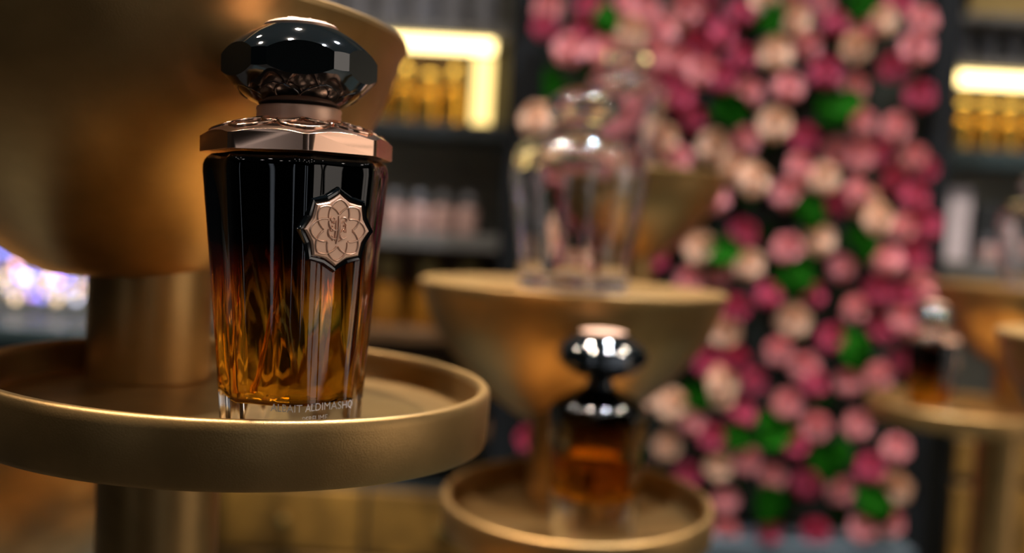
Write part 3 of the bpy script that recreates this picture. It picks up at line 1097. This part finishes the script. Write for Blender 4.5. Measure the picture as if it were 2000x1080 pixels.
for k, px in enumerate((765, 840, 920)):
    shelf_bottle('round', 0.11, BROWNB, BCAP, xx(px, 780, SD + 0.06), SD + 0.06, z_b2, ORD[k] + ' of the dark amber bottles on the lower brown shelf', 'amber bottles on the lower shelf')

# right unit: pixels 1850..2060
rx0, rx1 = xx(1850, 200, SD), xx(2200, 200, SD)
r_t = row_z(1920, 132)
r_b = row_z(1920, 296)
r_m = row_z(1920, 512)
r_tt = row_z(1920, 40)
su2 = thing('shelf_unit', 'shelf unit with led bar right of the rose wall', 'shelves', ((rx0 + rx1) / 2, SD + 0.07, CZR))
plank(su2, rx0, rx1, r_tt, SHELF, 0.014)
plank(su2, rx0, rx1, r_t + 0.004, SHELF, 0.016)
plank(su2, rx0, rx1, r_b, TEAL, 0.032)
plank(su2, rx0, rx1, r_m, SHELF, 0.026)
for x in (rx0 - 0.03, rx1):
    upart(su2, 'shelf_post', x, x + 0.03, SD, BACK_Y - 0.002, CZR, 0.8, POST)
upart(su2, 'light_bar', rx0, rx1, SD + 0.004, SD + 0.03, row_z(1920, 174), r_t - 0.018, LED, 'glowing led bar')
upart(su2, 'back_panel', rx0, rx1, BACK_Y - 0.012, BACK_Y - 0.002, r_b, r_t - 0.012, WOOD, 'brown back panel of the lit niche')
for k, px in enumerate((1876, 1922, 1968, 2014)):
    shelf_bottle('round', 0.092, BGLASS, BCAP, xx(px, 240, SD + 0.06), SD + 0.06, r_b, ORD[k] + ' of the gold bottles under the right led bar', 'gold bottles on the right shelf')
for k, px in enumerate((1880, 1928, 1976)):
    shelf_bottle('tall', 0.078, GREYB, GREYB, xx(px, 90, SD + 0.06), SD + 0.06, r_t + 0.004, ORD[k] + ' of the smoky grey bottles above the right led bar', 'smoky grey bottles at the upper right')


def carton(label, px0, px1, z, h, m, lidm, d=0.07):
    x0, x1 = xx(px0, 400, SD + 0.03), xx(px1, 400, SD + 0.03)
    t = thing('gift_carton', label, 'box', ((x0 + x1) / 2, SD + 0.03 + d / 2, z))
    w_ = (x1 - x0) / 2
    finish('carton_base', box_bm(-w_, w_, -d / 2, d / 2, 0, h * 0.62), m, t, bevel=0.002)
    finish('lid', box_bm(-w_ - 0.001, w_ + 0.001, -d / 2 - 0.001, d / 2 + 0.001, h * 0.62, h), lidm, t, bevel=0.002)
    return t


carton('tan box on the very top right shelf', 1866, 1990, r_tt, 0.07, TANB, TANB)
carton('tall lilac white box on the right grey shelf', 1843, 1897, r_m, 0.125, WHITEB, WHITEB, 0.05)
carton('black box beside the lilac one on the right shelf', 1908, 1965, r_m, 0.10, BLACKB, BLACKB)
for k, px in enumerate((1920, 1952, 1985)):
    shelf_bottle('square', 0.045, PINKB, GREYB, xx(px, 480, SD + 0.03), SD + 0.014, r_m, ORD[k] + ' of the small blush bottles before the black box', 'small blush bottles on the right shelf')

# base cabinets along the back wall, gold-brown fronts with dark gaps
for (u0, u1, where) in ((xx(-200, 1000, SD), xx(1020, 1000, SD), 'left'), (xx(1850, 950, SD), xx(2300, 950, SD), 'right')):
    top_z = CZ if where == 'left' else CZR
    cb = thing('base_cabinet', ('long' if where == 'left' else 'short') + ' gold-brown base cabinet below the ' + where + ' shelves', 'cabinet', ((u0 + u1) / 2, SD, FLOOR_Z))
    hwid = (u1 - u0) / 2
    finish('cabinet_body', box_bm(-hwid, hwid, 0.0, BACK_Y - SD - 0.002, 0, top_z - FLOOR_Z), DARK, cb)
    n = max(1, round((u1 - u0) / 0.26))
    for k in range(n):
        a0 = -hwid + (u1 - u0) * k / n + 0.004
        a1 = -hwid + (u1 - u0) * (k + 1) / n - 0.004
        hz = top_z - FLOOR_Z
        for (b1, b0) in ((hz - 0.005, hz - 0.115 if where == 'left' else hz - 0.07), (hz - 0.125 if where == 'left' else hz - 0.085, hz - 0.40)):
            d = finish('drawer', box_bm(a0, a1, -0.018, 0.0, b0, b1), BRASS, cb, bevel=0.002)
            finish('knob', lathe_bm([(0, 0), (0.006, 0), (0.006, 0.008), (0.011, 0.012), (0.009, 0.018), (0, 0.02)], 16), BCAP, d)
            kb = d.children[0]
            kb.rotation_euler = (PI / 2, 0, 0)
            kb.location = ((a0 + a1) / 2, -0.018, (b0 + b1) / 2)

# far-left counter with crystal bottles; coloured glowing points are added to imitate their sparkle
kx0, kx1 = xx(-420, 620, SD), lx0 - 0.03
KZ = zz(80, 600, SD)
ct = thing('sales_counter', 'dark teal counter behind the front column at far left', 'counter', ((kx0 + kx1) / 2, SD - 0.16, FLOOR_Z))
finish('counter_body', box_bm(-(kx1 - kx0) / 2, (kx1 - kx0) / 2, -0.10, 0.12, CZ - FLOOR_Z + 0.03, KZ - FLOOR_Z - 0.02), TEAL, ct, bevel=0.003)
finish('counter_top', box_bm(-(kx1 - kx0) / 2, (kx1 - kx0) / 2, -0.115, 0.12, KZ - FLOOR_Z - 0.02, KZ - FLOOR_Z), TEAL, ct, bevel=0.003)
finish('counter_foot', box_bm(-(kx1 - kx0) / 2 + 0.02, (kx1 - kx0) / 2 - 0.02, -0.06, 0.12, 0, CZ - FLOOR_Z + 0.03), DARK, ct)
GLINTC = [('blue', emit('glint_blue', (0.22, 0.24, 1.0), 5.5)), ('violet', emit('glint_violet', (0.55, 0.30, 1.0), 5.5)), ('pink', emit('glint_pink', (1.0, 0.50, 0.60), 4.5)), ('white', emit('glint_white', (0.80, 0.82, 1.0), 5.5)), ('warm', emit('glint_warm', (1.0, 0.70, 0.40), 4.5))]  # emissive colours standing in for glints on the crystal, not lamps
THREAD = plain('thread_grey', (0.1, 0.1, 0.1), 0.4, 0.5)
glint0, soc = None, None
glints = thing('crystal_glints', 'cluster of small blue, violet and warm glowing points imitating crystal sparkle on the far left counter', 'imitated glints', (xx(80, 600, SD - 0.1), SD - 0.11, KZ))
glint_line = []
spots = [(8, 492, 0), (30, 520, 2), (58, 505, 2), (76, 520, 0), (52, 545, 3), (20, 560, 3), (8, 540, 4), (62, 575, 1), (82, 582, 0), (92, 545, 4), (104, 530, 2), (112, 548, 1), (122, 570, 3), (132, 540, 0), (142, 560, 4), (150, 585, 3), (96, 560, 4), (38, 538, 1), (108, 585, 4), (158, 555, 4), (140, 525, 1), (-20, 520, 1), (-40, 560, 3), (-60, 530, 0), (178, 560, 2), (200, 575, 0), (30, 582, 4), (125, 512, 2), (70, 495, 1)]
for px, py, ci_ in spots:
    p = pt(px, py, SD - 0.11 + random.uniform(-0.02, 0.02))
    lp = p - glints.location
    glint_line.append(lp.copy())
    b = finish('glint_point', lathe_bm(smooth_prof([(0, -0.006), (0.004, -0.004), (0.006, 0.0), (0.004, 0.006), (0, 0.009)], 3), 12), GLINTC[ci_][1], glints, 60, loc=lp) if glint0 is None else None
    if b is None:
        b = glint0.copy()
        b.data = glint0.data.copy()
        b.data.materials.clear()
        b.data.materials.append(GLINTC[ci_][1])
        col.objects.link(b)
        b.parent = glints
        b.location = lp
    else:
        glint0 = b
glint_line.sort(key=lambda v: v.x)
wp = [Vector((glint_line[0].x, 0.0, 0.0))] + glint_line + [Vector((glint_line[-1].x, 0.0, 0.0))]
finish('glint_line', tube_bm(wp, 0.001, 5), THREAD, glints, 60)  # made-up strand joining the added sparkle points
for k, px in enumerate((0, 82, 164)):
    gk = copy_tree(ga)
    gk.scale = (0.56,) * 3
    gk.location = (xx(px, 560, SD - 0.2), SD - 0.215, KZ)
    gk['label'] = ORD[k] + ' of the small crystal bottles on the far left counter'
    gk['group'] = 'crystal bottles on the far left counter'
